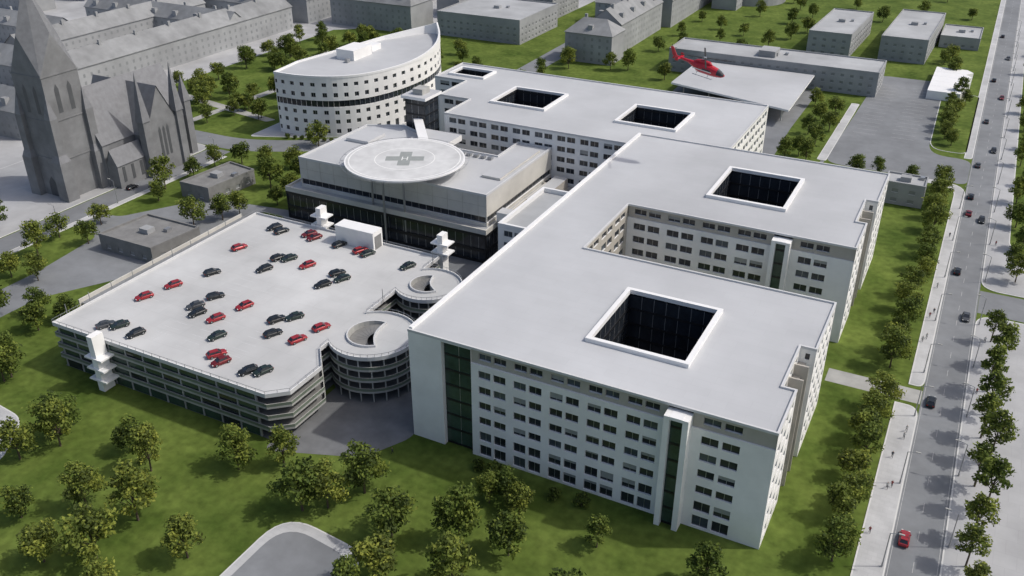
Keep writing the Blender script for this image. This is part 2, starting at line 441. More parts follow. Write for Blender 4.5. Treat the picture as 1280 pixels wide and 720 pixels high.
mb.sheet([rp(*p) for p in [(-w,-l),(w,-l),(w,-w),(l,-w),(l,w),(w,w),(w,l),(-w,l),(-w,w),(-l,w),(-l,-w),(-w,-w)]],[],24.525,'cross')
for sx in (-.95,.65):
    mb.sheet([rp(*p) for p in [(sx,-1.5),(sx+.3,-1.5),(sx+.3,1.5),(sx,1.5)]],[],24.53,'line')
mb.sheet([rp(*p) for p in [(-.65,-.15),(.65,-.15),(.65,.15),(-.65,.15)]],[],24.53,'line')
fpd(mb,'markings')
mb=MB()
for a in range(10):
    t=a*2*math.pi/10+.2;r=11
    x,y=cx+r*math.cos(t),cy+r*math.sin(t)
    zb=20.5 if y>220.5 else 0
    mb.tube((x,y,zb),(x,y,23.3),.35,.35,'steel')
    mb.tube((cx+4*math.cos(t),cy+4*math.sin(t),20.5),(cx+15*math.cos(t),cy+15*math.sin(t),23.1),.2,.2,'steel',6)
a=circ(cx,cy,cr+1.3,48);b=circ(cx,cy,cr,48)
for i in range(48):
    j=(i+1)%48;mb.tube((*a[i],24.3),(*a[j],24.3),.06,.06,'steel',4)
    if i%2==0:mb.tube((*a[i],24.3),(*b[i],24.1),.05,.05,'steel',4)
mb.obox((cx-4,cy+17.5),(-172,262),3.2,23.6,24.3,'trim')
fpd(mb,'supports')

# ---------------------------------------------------------------- crescent office
cr_o=empty('crescent_office_building',(-235,325,0))
def fc(mb,n):adopt(mb.obj(n),cr_o)
def cat(P,n=6):
    out=[]
    for i in range(len(P)-1):
        p0=Vector(P[max(i-1,0)]);p1=Vector(P[i]);p2=Vector(P[i+1]);p3=Vector(P[min(i+2,len(P)-1)])
        for s in range(n):
            t=s/n;out.append(tuple(.5*((2*p1)+(p2-p0)*t+(2*p0-5*p1+4*p2-p3)*t*t+(3*p1-p0-3*p2+p3)*t**3)))
    out.append(tuple(P[-1]));return out
arc=cat([(-254,283),(-242,283.5),(-229,288),(-220,297),(-215,310),(-213,326),(-215,343),(-221,358),(-230,371)],6)
back=[(-236,369),(-246,350),(-252,326),(-256,300)]
cres=arc+back
mb=MB();mb.sheet(cres,[],24.6,'roof');fc(mb,'roof')
mb=MB();na=len(arc)
RC=[(0,1.6,0),(1.6,3.4,1),(3.4,5.6,0),(5.6,7.3,1),(7.3,9.4,0),(9.4,11.1,1),(11.1,12.6,0),(12.6,15.2,3),(15.2,16.6,0),(16.6,18.4,1),(18.4,20.9,0),(20.9,22.4,1),(22.4,24.6,0)]
RC2=[(0,.3,0),(.3,3.4,1)]+RC[2:]
for i in range(na-1):
    L=(Vector(arc[i+1])-Vector(arc[i])).length
    facade(mb,arc[i],arc[i+1],RC2 if i>18 else RC,[(L*.1,0),(L*.8,1),(L*.1,0)] if i%2==0 else [(L,0)],'white',.35,gl='glass',mull=(i%2==0))
bl=[arc[-1]]+back+[arc[0]]
for i in range(len(bl)-1):
    L=(Vector(bl[i+1])-Vector(bl[i])).length
    facade(mb,bl[i],bl[i+1],RC,bays(L,[(1.5,0),(1.8,1),(1.5,0)]) if L>5 else [(L,0)],'white',.3,gl='glass',mull=False)
fc(mb,'walls')
mb=MB();q=inset(cres,.6);o=inset(cres,-.12);n=len(cres)
def ph(i):
    if i<na:
        t=i/(na-1);return 25.3+max(0,t-.55)**1.5*15
    k=i-na;return [28.0,26.3,25.3,25.3][k]
for i in range(n):
    j=(i+1)%n;a,b=ph(i),ph(j)
    mb.face([(*o[i],24.4),(*o[j],24.4),(*o[j],b),(*o[i],a)],'trim')
    mb.face([(*q[j],24.4),(*q[i],24.4),(*q[i],a),(*q[j],b)],'trim')
    mb.face([(*o[i],a),(*o[j],b),(*q[j],b),(*q[i],a)],'trim')
fc(mb,'parapet_rim')
mb=MB();mb.box(-245,-236,313,326,24.6,28.8,'white','trim');mb.box(-243,-238,329,336,24.6,27.0,'white','trim');mb.box(-238,-236.5,309,311,24.6,26.2,'steel');fc(mb,'penthouse')

# ---------------------------------------------------------------- parking garage
gar=empty('parking_garage',(-150,155,0))
def fg(mb,n):adopt(mb.obj(n),gar)
GX0,GX1,GY0,GY1=-187,-119,119.5,193
r1=(-114.8,150.8,10.6);r2=(-116.2,178.0,8.8)
def ramp_outline():
    pts=[(GX0,GY0),(-121,GY0),(-117,123),(-117,134),(-122,140)]
    for (x,y,r) in (r1,r2):
        dx=GX1-3-x;a=math.acos(max(-1,min(1,dx/r)))
        pts+= [(x+r*math.cos(t),y+r*math.sin(t)) for t in [(-a)+(2*a)*i/30 for i in range(31)]]
    pts+=[(GX1-3,GY1),(GX0,GY1)];return pts
go=ramp_outline()
def leaf(x,y,r,ph,th):
    P=[]
    for i in range(17):
        t=ph-math.pi*.62+math.pi*1.24*i/16;P.append((x+r*math.cos(t),y+r*math.sin(t)))
    a=Vector(P[0]);b=Vector(P[-1]);d=Vector((math.cos(ph),math.sin(ph)))
    for i in range(1,10):
        t=i/10;p=b.lerp(a,t)+d*(-th*math.sin(math.pi*t));P.append(tuple(p))
    return P
L1=leaf(r1[0]-.5,r1[1],5.6,math.radians(200),-1.2);L2=leaf(r2[0]-.3,r2[1],4.4,math.radians(215),-1.0)
h1=L1[::-1];h2=L2[::-1]
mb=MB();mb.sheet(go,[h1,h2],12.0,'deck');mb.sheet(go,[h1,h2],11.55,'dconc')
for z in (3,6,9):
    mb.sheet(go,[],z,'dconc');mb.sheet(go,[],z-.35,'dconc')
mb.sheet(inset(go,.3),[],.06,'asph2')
for (x,y,r),LL in ((r1,L1),(r2,L2)):
    for i in range(16):
        a=LL[i];b=LL[i+1];za=11.9-2.6*i/16;zb=11.9-2.6*(i+1)/16
        def inn(p):return (x+(p[0]-x)*.25,y+(p[1]-y)*.25)
        mb.face([(*a,za),(*b,zb),(*inn(b),zb),(*inn(a),za)],'dconc')
fg(mb,'decks')
mb=MB()
for z in (3,6,9,12):
    n=len(go);o=inset(go,-.05);q=inset(go,.15)
    t=z+(.85 if z<12 else .6);b=z-.42
    for i in range(n):
        j=(i+1)%n;kk='conc' if z<12 else 'edge'
        mb.face([(*o[i],b),(*o[j],b),(*o[j],z+.1),(*o[i],z+.1)],kk);mb.face([(*o[i],z+.1),(*o[j],z+.1),(*o[j],t),(*o[i],t)],'screen' if z<12 else kk)
        mb.face([(*q[j],b),(*q[i],b),(*q[i],t),(*q[j],t)],kk)
        mb.face([(*o[i],t),(*o[j],t),(*q[j],t),(*q[i],t)],'trim' if z==12 else 'conc')
for h in (h1,h2):
    n=len(h);o=inset(h,-.02);q=inset(h,.3)
    for i in range(n):
        j=(i+1)%n
        mb.face([(*o[i],9.1),(*o[j],9.1),(*o[j],12.6),(*o[i],12.6)],'conc');mb.face([(*q[i],12),(*q[j],12),(*q[j],12.6),(*q[i],12.6)],'edge');mb.face([(*o[i],12.6),(*o[j],12.6),(*q[j],12.6),(*q[i],12.6)],'edge')
fg(mb,'spandrels')
mb=MB()
x=GX0+1
while x<GX1-4:
    for y in (GY0+.5,GY1-.5,GY0+25,GY0+50):mb.box(x,x+.4,y-.2,y+.2,0,11.5,'conc')
    x+=5.6
y=GY0+3
while y<GY1:
    mb.box(GX0+.4,GX0+.8,y,y+.4,0,11.5,'conc');y+=5.6
for (cx_,cy_,r) in (r1,r2):
    for i in range(14):
        t=-1.9+3.8*i/13
        mb.tube((cx_+(r-.3)*math.cos(t),cy_+(r-.3)*math.sin(t),0),(cx_+(r-.3)*math.cos(t),cy_+(r-.3)*math.sin(t),11.6),.18,.18,'conc',6)
fg(mb,'columns')
mb=MB()
for z in (0.1,3.9,6.9,9.9):
    zt={0.1:2.6,3.9:5.55,6.9:8.55,9.9:11.5}[z]
    x=GX0+1.6
    while x<-126:
        mb.face([(x,GY0+.35,z),(x+4.8,GY0+.35,z),(x+4.8,GY0+.35,zt-.1),(x,GY0+.35,zt-.1)],'ggreen' if R.random()<.75 else 'glass');x+=5.6
fg(mb,'screens')
mb=MB()
for i in range(len(go)):
    a=go[i];b=go[(i+1)%len(go)];L=(Vector(b)-Vector(a)).length
    mb.tube((*a,13.3),(*b,13.3),.05,.05,'steel',4)
    k=max(1,int(L/2.5))
    for s in range(k):
        t=s/k;mb.tube((a[0]+(b[0]-a[0])*t,a[1]+(b[1]-a[1])*t,12.5),(a[0]+(b[0]-a[0])*t,a[1]+(b[1]-a[1])*t,13.3),.05,.05,'steel',4)
for y in range(124,192,7):mb.tube((-187.2,y,12),(-187.2,y,15.2),.12,.08,'steel',5)
for y in (165,189):mb.tube((-121.6,y,12),(-121.6,y,16),.12,.08,'steel',5)
fg(mb,'railing')
mb2=MB()
for xr in (-175,-160,-151,-138.5):
    for i in range(22):
        y=126+i*2.7
        mb2.box(xr-2.4,xr+2.4,y,y+.09,12.003,12.008,'edge')
fg(mb2,'bay_markings')
mb=MB()
def stair(x0,x1,y0,y1,z1,pl,ov=1.9):
    mb.box(x0,x1,y0,y1,0,z1,'white')
    for z in pl:mb.box(x0-ov,x1+ov,y0-.4,y1+.4,z,z+.4,'trim')
stair(-170.6,-168.8,116,119.2,15.0,(2.9,5.9,8.9))
stair(-164.3,-162.6,193.4,196.4,18.3,(12.6,15.4))
stair(-123.2,-121.5,194,197,18.3,(12.6,15.4))
fg(mb,'stair_towers')
mb=MB()
mb.box(-153.5,-140.5,188.2,192.7,12.02,17.4,'white','trim')
mb.box(-140.48,-140.40,188.9,192,12.1,16,'dconc')
mb.box(-153.6,-140.3,188.0,188.19,17.1,17.45,'trim')
fg(mb,'roof_stair_house')
mb=MB()
mb.prism([(-204,140),(-192,140),(-192,204),(-204,204)],0,3.2,'conc','asph')
mb.box(-204.4,-204.02,139.5,204,0,4.3,'cream');mb.box(-191.98,-191.6,139.5,204,0,4.3,'cream')
mb.obj('access_ramp')

# ---------------------------------------------------------------- generic grey buildings
def flatbld(name,pts,z,k='mass',win=True,roof='massflat'):
    e=empty(name,(pts[0][0],pts[0][1],0))
    mb=MB();n=len(pts)
    for i in range(n):
        a,b=pts[i],pts[(i+1)%n];L=(Vector(b)-Vector(a)).length
        if win and L>4:facade(mb,a,b,rows_std(0,z,3.3,1.1,1.3),bays(L,[(1.3,0),(1.5,1),(1.3,0)]),k,.18,gl='winmass',mull=False)
        else:facade(mb,a,b,[(0,z,0)],[],k)
    adopt(mb.obj('walls'),e)
    mb=MB();mb.sheet(pts,[],z,roof);parapet(mb,pts,.4,z-.05,z+.6,k)
    cx0=sum(p[0] for p in pts)/n;cy0=sum(p[1] for p in pts)/n
    mb.box(cx0-2,cx0+1.5,cy0-2,cy0+1,z+.02,z+1.6,'mass');mb.box(cx0+4,cx0+5.5,cy0+2,cy0+4,z+.02,z+1.0,'steel')
    adopt(mb.obj('roof'),e)
    return e
def gable(name,x0,x1,y0,y1,ez,rz,axis='y',k='mass',rk='massroof',dorm=True,chim=True,hip=0):
    e=empty(name,(x0,y0,0));mb=MB()
    if axis=='y':
        A=lambda u,v,z:(u,v,z);a0,a1,b0,b1=x0,x1,y0,y1
    else:
        A=lambda u,v,z:(v,u,z);a0,a1,b0,b1=y0,y1,x0,x1
    am=(a0+a1)/2
    for u in (a0,a1):mb.face([A(u,b0,0),A(u,b1,0),A(u,b1,ez),A(u,b0,ez)],k)
    for v in (b0,b1):
        mb.face([A(a0,v,0),A(a1,v,0),A(a1,v,ez),A(am,v,rz) if not hip else A(am,v,ez),A(a0,v,ez)],k)
    adopt(mb.obj('walls'),e)
    mb=MB();ov=.5;s=(rz-ez)/(am-a0);zl=ez-ov*s
    for u,sg in ((a0-ov,1),(a1+ov,-1)):
        mb.face([A(u,b0-ov,zl+.12),A(u,b1+ov,zl+.12),A(am,b1+ov-hip,rz+.12),A(am,b0-ov+hip,rz+.12)],rk)
        mb.face([A(u,b0-ov,zl-.1),A(u,b1+ov,zl-.1),A(u,b1+ov,zl+.12),A(u,b0-ov,zl+.12)],rk)
    if hip:
        for v,sg in ((b0-ov,1),(b1+ov,-1)):
            mb.face([A(a0-ov,v,zl+.12),A(a1+ov,v,zl+.12),A(am,v+sg*hip,rz+.12)],rk)
    L=b1-b0
    if dorm:
        nd=int(L/14)
        for i in range(nd):
            v=b0+(i+.5)*L/nd
            for sg in (-1,1):
                uc=am+sg*(a1-a0)*.27;hz=ez+(rz-ez)*.46
                w=1.3;pts=[(min(uc,uc+sg*2.2),v-w),(max(uc,uc+sg*2.2),v-w),(max(uc,uc+sg*2.2),v+w),(min(uc,uc+sg*2.2),v+w)]
                q=[A(p[0],p[1],0)[:2] for p in pts]
                mb.prism(q,hz-2.0,hz+1.0,k,rk)
    if chim:
        for i in range(max(1,int(L/22))):
            v=b0+(i+.3)*22
            q=[A(p[0],p[1],0)[:2] for p in [(am+.6,v),(am+1.6,v),(am+1.6,v+1.4),(am+.6,v+1.4)]]
            mb.prism(q,rz-2,rz+1.6,k)
    adopt(mb.obj('roof'),e)
    mb=MB();nf=int(ez/3.4)
    for f in range(nf):
        for i in range(int(L/4.2)):
            v=b0+2+i*4.2
            for u,sg in ((a0,-1),(a1,1)):
                pu=u+sg*.03
                mb.face([A(pu,v,f*3.4+1.2),A(pu,v+1.2,f*3.4+1.2),A(pu,v+1.2,f*3.4+2.7),A(pu,v,f*3.4+2.7)],'winmass')
    adopt(mb.obj('windows'),e)
    return e
T='terraced_building'
gable('long_terraced_building',-386,-368,272,432,13,19,dorm=False)
gable(T,-500,-392,272,288,12,19,'x')
gable(T,-440,-424,296,420,12,18,dorm=False)
gable(T,-520,-392,426,442,13,20,'x')
gable(T,-540,-446,330,345,11,17,'x')
gable(T,-520,-400,180,196,12,18,'x');gable(T,-420,-340,226,242,12,19,'x')
gable(T,-360,-344,120,210,12,19);gable(T,-480,-370,380,394,12,18,'x')
gable(T,-386,-368,446,540,14,21);gable(T,-500,-392,460,478,13,20,'x');gable(T,-460,-400,500,516,13,19,'x')
gable(T,-620,-520,250,268,12,19,'x');gable(T,-640,-540,390,406,12,19,'x');gable(T,-600,-500,520,540,12,19,'x');gable(T,-560,-542,430,520,12,19)
gable(T,-355,-298,452,476,16,25,'x',hip=8);gable(T,-352,-336,480,560,14,22);gable(T,-310,-294,500,600,14,21)
gable(T,-420,-300,600,618,14,21,'x');gable(T,-420,-402,620,740,14,20);gable(T,-390,-300,660,676,14,20,'x');gable(T,-560,-440,640,658,14,20,'x')
flatbld('office_block',[(-284,458),(-231,458),(-231,508),(-284,508)],13,'mass')
flatbld('office_block',[(-276,520),(-240,520),(-240,560),(-276,560)],15)
gable('apartment_house',-196,-170,441,459,15,21,'x',hip=7);gable('apartment_house',-192,-174,464,530,16,23)
gable('apartment_house',-212,-194,520,552,14,21,'x');gable('apartment_house',-190,-170,536,640,16,23);gable('apartment_house',-164,-148,600,700,15,22)
gable('apartment_house',-250,-232,600,700,15,22);
flatbld('office_block',[(-86,512),(-64,512),(-62,574),(-84,574)],12);flatbld('office_block',[(-50,517),(-27,517),(-25,590),(-48,590)],12)
flatbld('office_block',[(-24,560),(-4,560),(-4,590),(-24,590)],6)
flatbld('long_low_building',[(-141,446),(-41,446),(-41,470),(-141,470)],11)
b=MB();b.box(-98,-90,452,462,11.05,14,'mass','massflat');b.obj('plant_room')
flatbld('low_brick_shed',[(-231,170),(-209,170),(-207,188),(-229,188)],5,'dconc',roof='dconc')
flatbld('low_brick_shed',[(-240,213),(-227,213),(-225,234),(-238,236)],5,'dconc',roof='dconc')
flatbld('substation_building',[(-21,320),(-8,320),(-8,330),(-21,330)],7.5,'mass')
mb=MB()
for i in range(5):
    y=455+i*9
    mb.prism([(-20,y),(-6,y),(-3,y+4.5),(-6,y+8.9),(-20,y+8.9)],0,4,'white','trim')
mb.obj('zigzag_roof_pavilion')
mb=MB();mb.prism(circ(-150,640,24,40),0,10,'mass','massflat');mb.prism(circ(-150,640,10,24),10.01,13,'mass','massflat');mb.obj('round_hall')
ca_=empty('entrance_canopy',(-95,415,0));mb=MB();mb.prism([(-125,402),(-68,385),(-69,444),(-125,444)],6.6,7.4,'trim','roof')
for x in range(-120,-70,12):
    for y in (392 if x>-90 else 406,438):mb.tube((x,y,0),(x,y,6.6),.35,.35,'conc')
mb.box(-120,-85,425,441,0,6.5,'glass2')
adopt(mb.obj('canopy_roof'),ca_)
flat('road',[(-126,330),(-46,340),(-46,372),(-66,384),(-66,445),(-128,445)],.015,'asph')
flat('lawn',rnd([(-64,334),(-47,334),(-49.2,432),(-64,440),(-66,384)],2),.022,'grass')

# ---------------------------------------------------------------- church
ch=empty('church',(-280,205,0))
def fch(mb,n):adopt(mb.obj(n),ch)
def pyr(mb,x,y,w,z0,z1,k):
    c=[(x-w,y-w),(x+w,y-w),(x+w,y+w),(x-w,y+w)]
    for i in range(4):
        a,b=c[i],c[(i+1)%4];mb.face([(*a,z0),(*b,z0),(x,y,z1)],k)
mb=MB()
tx,ty,tw=-279.5,200,7.2
mb.box(tx-tw,tx+tw,ty-tw,ty+tw,0,43,'church')
for sx in(-1,1):
    for sy in(-1,1):
        bx,by=tx+sx*tw,ty+sy*tw
        mb.box(bx-2.3,bx+2.3,by-2.3,by+2.3,0,14,'church');pyr(mb,bx,by,2.3,14,21,'churchroof')
        mb.box(bx-1.5,bx+1.5,by-1.5,by+1.5,0.1,29,'church');pyr(mb,bx,by,1.5,29,37,'churchroof')
for s in (-1,1):
    for u in (-2.5,2.5):
        z0,z1,w=30,38,.85
        yy=ty+s*(tw+.04);mb.face([(tx+u-w,yy,z0),(tx+u+w,yy,z0),(tx+u+w,yy,z1),(tx+u,yy,z1+1.8),(tx+u-w,yy,z1)],'lancet')
        xx=tx+s*(tw+.04);mb.face([(xx,ty+u-w,z0),(xx,ty+u+w,z0),(xx,ty+u+w,z1),(xx,ty+u,z1+1.8),(xx,ty+u-w,z1)],'lancet')
for z in (14,27.5,42.6):mb.box(tx-tw-.2,tx+tw+.2,ty-tw-.2,ty+tw+.2,z,z+.4,'church')
for i,(dx,dy) in enumerate(((0,-1),(1,0),(0,1),(-1,0))):
    px,py=-dy,dx
    a=(tx+dx*tw+px*tw,ty+dy*tw+py*tw,43);b=(tx+dx*tw-px*tw,ty+dy*tw-py*tw,43);c=(tx+dx*tw,ty+dy*tw,56)
    mb.face([a,b,c],'church')
    mb.face([a,c,(tx,ty,72)],'churchroof');mb.face([b,c,(tx,ty,72)],'churchroof')
mb.tube((tx,ty,71.5),(tx,ty,75),.12,.08,'steel',5);mb.tube((tx-.9,ty,73.6),(tx+.9,ty,73.6),.09,.09,'steel',5)
fch(mb,'tower')
def gab(mb,x0,x1,y0,y1,ez,rz,axis='y'):
    if axis=='y':A=lambda u,v,z:(u,v,z);a0,a1,b0,b1=x0,x1,y0,y1
    else:A=lambda u,v,z:(v,u,z);a0,a1,b0,b1=y0,y1,x0,x1
    am=(a0+a1)/2
    for u in(a0,a1):mb.face([A(u,b0,0),A(u,b1,0),A(u,b1,ez),A(u,b0,ez)],'church')
    for v in(b0,b1):mb.face([A(a0,v,0),A(a1,v,0),A(a1,v,ez),A(am,v,rz),A(a0,v,ez)],'church')
    s=(rz-ez)/(am-a0)
    for u in(a0-.4,a1+.4):mb.face([A(u,b0-.3,ez-.4*s+.15),A(u,b1+.3,ez-.4*s+.15),A(am,b1+.3,rz+.15),A(am,b0-.3,rz+.15)],'churchroof')
mb=MB();gab(mb,-288,-269,207.5,248,16,34);gab(mb,-294,-262.5,222,238,16,32,'x');gab(mb,-294,-288.1,208,221,9,13);gab(mb,-268.9,-264,208,221,9,14)
for (x,y) in ((-263,222),(-263,238),(-269,248),(-294,222),(-288,248)):
    mb.box(x-1.5,x+1.5,y-1.5,y+1.5,0,21,'church');pyr(mb,x,y,1.8,21,39 if x>-268 else 31,'churchroof')
for y in (210.5,214.5,218.5):
    mb.box(-263.98,-263.9,y-.6,y+.6,2,7.5,'lancet')
for dy in (-1.9,0,1.9):
    mb.face([(-262.44,230+dy-.6,6),(-262.44,230+dy+.6,6),(-262.44,230+dy+.6,16),(-262.44,230+dy,17.5),(-262.44,230+dy-.6,16)],'lancet')
yf=ty-tw-.06
mb.face([(tx-1.8,yf,0),(tx+1.8,yf,0),(tx+1.8,yf,5),(tx,yf,7.5),(tx-1.8,yf,5)],'lancet')
fch(mb,'nave')

# ---------------------------------------------------------------- trees
def make_tree(name,seed,H=11,Rc=4.3,trunk=2.6,n=1750):
    r=random.Random(seed);mb=MB()
    top=Vector((r.uniform(-.3,.3),r.uniform(-.3,.3),H*.62))
    mb.tube((0,0,-.05),(top.x*.4,top.y*.4,trunk),.24,.17,'bark',7);mb.tube((top.x*.4,top.y*.4,trunk),top,.17,.06,'bark',6)
    blobs=[];nb=13
    for i in range(nb):
        a=i*2.399+r.uniform(-.5,.5);hz=trunk+ (H-trunk)*(.10+.74*(i+.5)/nb);t=(hz-trunk)/(H-trunk)
        rr=Rc*(.70*math.sin(math.pi*min(1,.2+.78*t)))*r.uniform(.6,1.15)
        c=Vector((math.cos(a)*rr,math.sin(a)*rr,hz));br=Rc*r.uniform(.26,.44)
        blobs.append((c,br))
        mb.tube((top.x*.4,top.y*.4,trunk*.9+t*1.6),c,.09,.03,'bark',4)
    blobs.append((Vector((0,0,trunk+(H-trunk)*.5)),Rc*.48));blobs.append((Vector((top.x,top.y,H-Rc*.36)),Rc*.40))
    tot=sum(b[1]**2 for b in blobs)
    for c,br in blobs:
        k=int(n*br*br/tot);km=r.choice(['leafA','leafB','leafB','leafC'])
        for _ in range(k):
            d=Vector((r.gauss(0,1),r.gauss(0,1),r.gauss(0,1))).normalized()
            q=c+Vector((d.x,d.y,d.z*.8))*br*(r.random()**.5)*r.choice([1,1,1,1.25])
            nrm=(d*.5+Vector((r.gauss(0,1),r.gauss(0,1),r.gauss(0,1))).normalized()*.8+Vector((0,0,.5))).normalized()
            u=nrm.orthogonal().normalized();u.rotate(Matrix.Rotation(r.uniform(0,6.28),3,nrm));w=nrm.cross(u)
            s=r.uniform(.19,.42)
            kk=km if r.random()<.55 else r.choice(['leafA','leafB','leafC'])
            mb.face([q-u*s*1.2,q-w*s*.7,q+u*s*1.2,q+w*s*.7],kk)
    return mb.mesh(name)
TV=[make_tree('tree_mesh_%d'%i,i+3,H=[10.5,11.5,10,12,11,9][i],Rc=[4.2,4.6,4.8,4.2,5.0,4.4][i]) for i in range(6)]
SV=[make_tree('street_tree_mesh_%d'%i,i+60,H=12.5,Rc=3.6,trunk=5.2,n=1200) for i in range(3)]
BV=[make_tree('bush_mesh_%d'%i,i+30,H=4.2,Rc=2.4,trunk=.5,n=700) for i in range(2)]
def tree(x,y,s=1,v=None,name='deciduous_tree',sz=1):
    if isinstance(v,list):v=R.choice(v)
    o=bpy.data.objects.new(name,v or R.choice(TV));COL.objects.link(o)
    s*=R.uniform(.8,1.16);o.location=(x,y,0);o.scale=(s*R.uniform(.92,1.08),s,s*sz*R.uniform(.9,1.08));o.rotation_euler[2]=R.uniform(0,6.28)
fore=[(-161,97),(-164.5,100),(-137,100),(-146,103),(-140,86),(-128,88),(-112,85),(-127,77),(-135,72),(-121,109),(-113,114),(-97,108),(-101,105),(-93,115),(-81,107),(-69,112),(-59,113),(-78,97),(-79,90),(-64,101),(-194,110),(-204,106),(-149,78),(-117,70),(-106,70),(-143,65),(-165,90),(-24,123),(-43,104)]
for x,y in fore:tree(x,y,1.0)
for p in [(-69,124),(-66,126),(-62,123.5),(-45,122.5)]:tree(*p,.78)
for y in (139,144.5,151,157.5,165,172,178.5,187,193):tree(-4.7+R.uniform(-1.6,1),y+R.uniform(-1,1),.84)
for y in (212,219,228,235,244,252,262,271,280,290,301,312,322,334,343):tree(-3+R.uniform(-1.6,1),y+R.uniform(-1.5,1.5),.84)
for y in (110,121,131,140,149,157,167,174,184,192,202,212,225,237):tree(18.5+R.uniform(-1,1.5),y,.92,SV)
for y in (276,284,300,318,340,358,380,400,425,450,480,520,560):tree(22+R.uniform(-1.5,1.5),y,.8)
for y in (392,399,409,416,427,435,445,453,462):tree(-6+R.uniform(-3,3),y,.8)
for p in [(-53,369),(-51,388),(-56,352),(-26,346),(-14,344),(-57,400),(-53,412),(-58,380),(-63,420),(-52,345),(-60,345),(-33,342)]:tree(*p,.8)
west=[(-271,164),(-245,158),(-238,171),(-240,145),(-231,147),(-244,206),(-243,247),(-213,204),(-211,210),(-217,233),(-200,273),(-229,276),(-207,128),(-204,135),(-194,108),(-214,118),(-246,183),(-250,170),(-247,132),(-244,120),(-250,215),(-249,228),(-250,240),(-218,196),(-205,222),(-207,232),(-232,248),(-222,252),(-212,244),(-240,110),(-214,134),(-221,126),(-247,100),(-212,102)]
for p in west:tree(*p,.92)
i=0
while i<60:
    x=R.uniform(-342,-268);y=R.uniform(274,425)
    tree(x,y,.95);i+=1
for p in [(-300,270.5),(-270,380),(-258,388),(-246,395),(-262,410),(-240,410),(-232,392),(-226,400),(-250,425)]:tree(*p,.88)
north=[(-187,426),(-191,434),(-167,433),(-159,437),(-158,519),(-137,429),(-185,500),(-158,560),(-126,536),(-108,579),(-107,515),(-112,622),(-18,523),(-12,640),(-100,540),(-118,500),(-134,515),(-142,545),(-130,590),(-95,560),(-100,600),(-60,610),(-40,640),(-80,640),(-148,490),(-158,480),(-195,410),(-190,400),(-150,350),(-160,352),(-12,500),(-15,530),(-190,380),(-186,350),(-120,640),(-90,680),(-60,690),(-30,690),(-110,700)]
for p in north:tree(*p,.85)
for i in range(26):
    tree(R.uniform(30,60),R.uniform(300,620),.9)
for p in [(-58,131),(-52,131.5),(-72,131.5),(-76,132)]:tree(*p,.8,BV,'shrub')
for i in range(9):tree(-246+i*3.1,277.5+i*.8,.5,BV,'shrub')

# ---------------------------------------------------------------- cars
def carmesh(name,c,body='hatch'):
    k='paint_'+name;M[k]=mat(k,c,.25,.04,2,metal=.2,spec=.6)
    mb=MB()
    st=[(-2.18,.45,.72,.70),(-2.08,.30,.92,.84),(-1.5,.24,1.0,.89),(-.3,.22,.98,.91),(1.0,.22,.93,.90),(1.75,.26,.80,.86),(2.1,.32,.66,.78),(2.2,.42,.56,.66)]
    rings=[]
    for x,zb,zt,hw in st:
        rings.append([(x,-hw*.92,zb),(x,-hw,zb+.16),(x,-hw,zt-.16),(x,-hw*.86,zt),(x,hw*.86,zt),(x,hw,zt-.16),(x,hw,zb+.16),(x,hw*.92,zb)])
    mb.loft(rings,k)
    rear=-1.95 if body=='hatch' else -1.5
    bt=[(rear,-.76),(1.05,-.76),(1.05,.76),(rear,.76)];tp=[(rear+.55,-.58),(.28,-.58),(.28,.58),(rear+.55,.58)]
    zb,zt=.93,1.42
    for i in range(4):
        j=(i+1)%4;mb.face([(*bt[i],zb),(*bt[j],zb),(*tp[j],zt),(*tp[i],zt)],'glass')
    for (x,y),(x2,y2) in zip(bt,tp):mb.tube((x,y,zb),(x2,y2,zt),.05,.05,k,4)
    for y in(-.68,.68):mb.tube((-.4,y*1.09,zb),(-.45,y*.87,zt),.05,.05,k,4)
    mb.prism([(rear+.5,-.6),(.32,-.6),(.32,.6),(rear+.5,.6)],zt-.01,zt+.06,k)
    for x in(-1.35,1.38):
        for s in(-1,1):
            mb.tube((x,s*.72,.32),(x,s*.93,.32),.33,.33,'tyre',14);mb.tube((x,s*.93,.32),(x,s*.95,.32),.19,.17,'steel',10)
    for s in(-1,1):
        mb.box(2.06,2.19,s*.6-.16,s*.6+.16,.56,.68,'line');mb.box(-2.2,-2.1,s*.62-.14,s*.62+.14,.66,.82,'tail')
        mb.box(.72,.88,s*.92-.09,s*.92+.09,.95,1.07,k)
    return mb.mesh('car_'+name)
M['tail']=mat('tail_light',(.35,.01,.01),.3,0)
CM={'red':carmesh('red',(.33,.022,.03)),'darkred':carmesh('darkred',(.16,.012,.016),'sedan'),'black':carmesh('black',(.015,.018,.02)),'green':carmesh('dark_green',(.02,.035,.03),'sedan'),'grey':carmesh('grey',(.07,.075,.08),'sedan')}
def car(x,y,z,rot,c,name='parked_car',s=1.06):
    o=bpy.data.objects.new(name,CM[c]);COL.objects.link(o);o.location=(x,y,z);o.rotation_euler[2]=math.radians(rot);o.scale=(s,s,s)
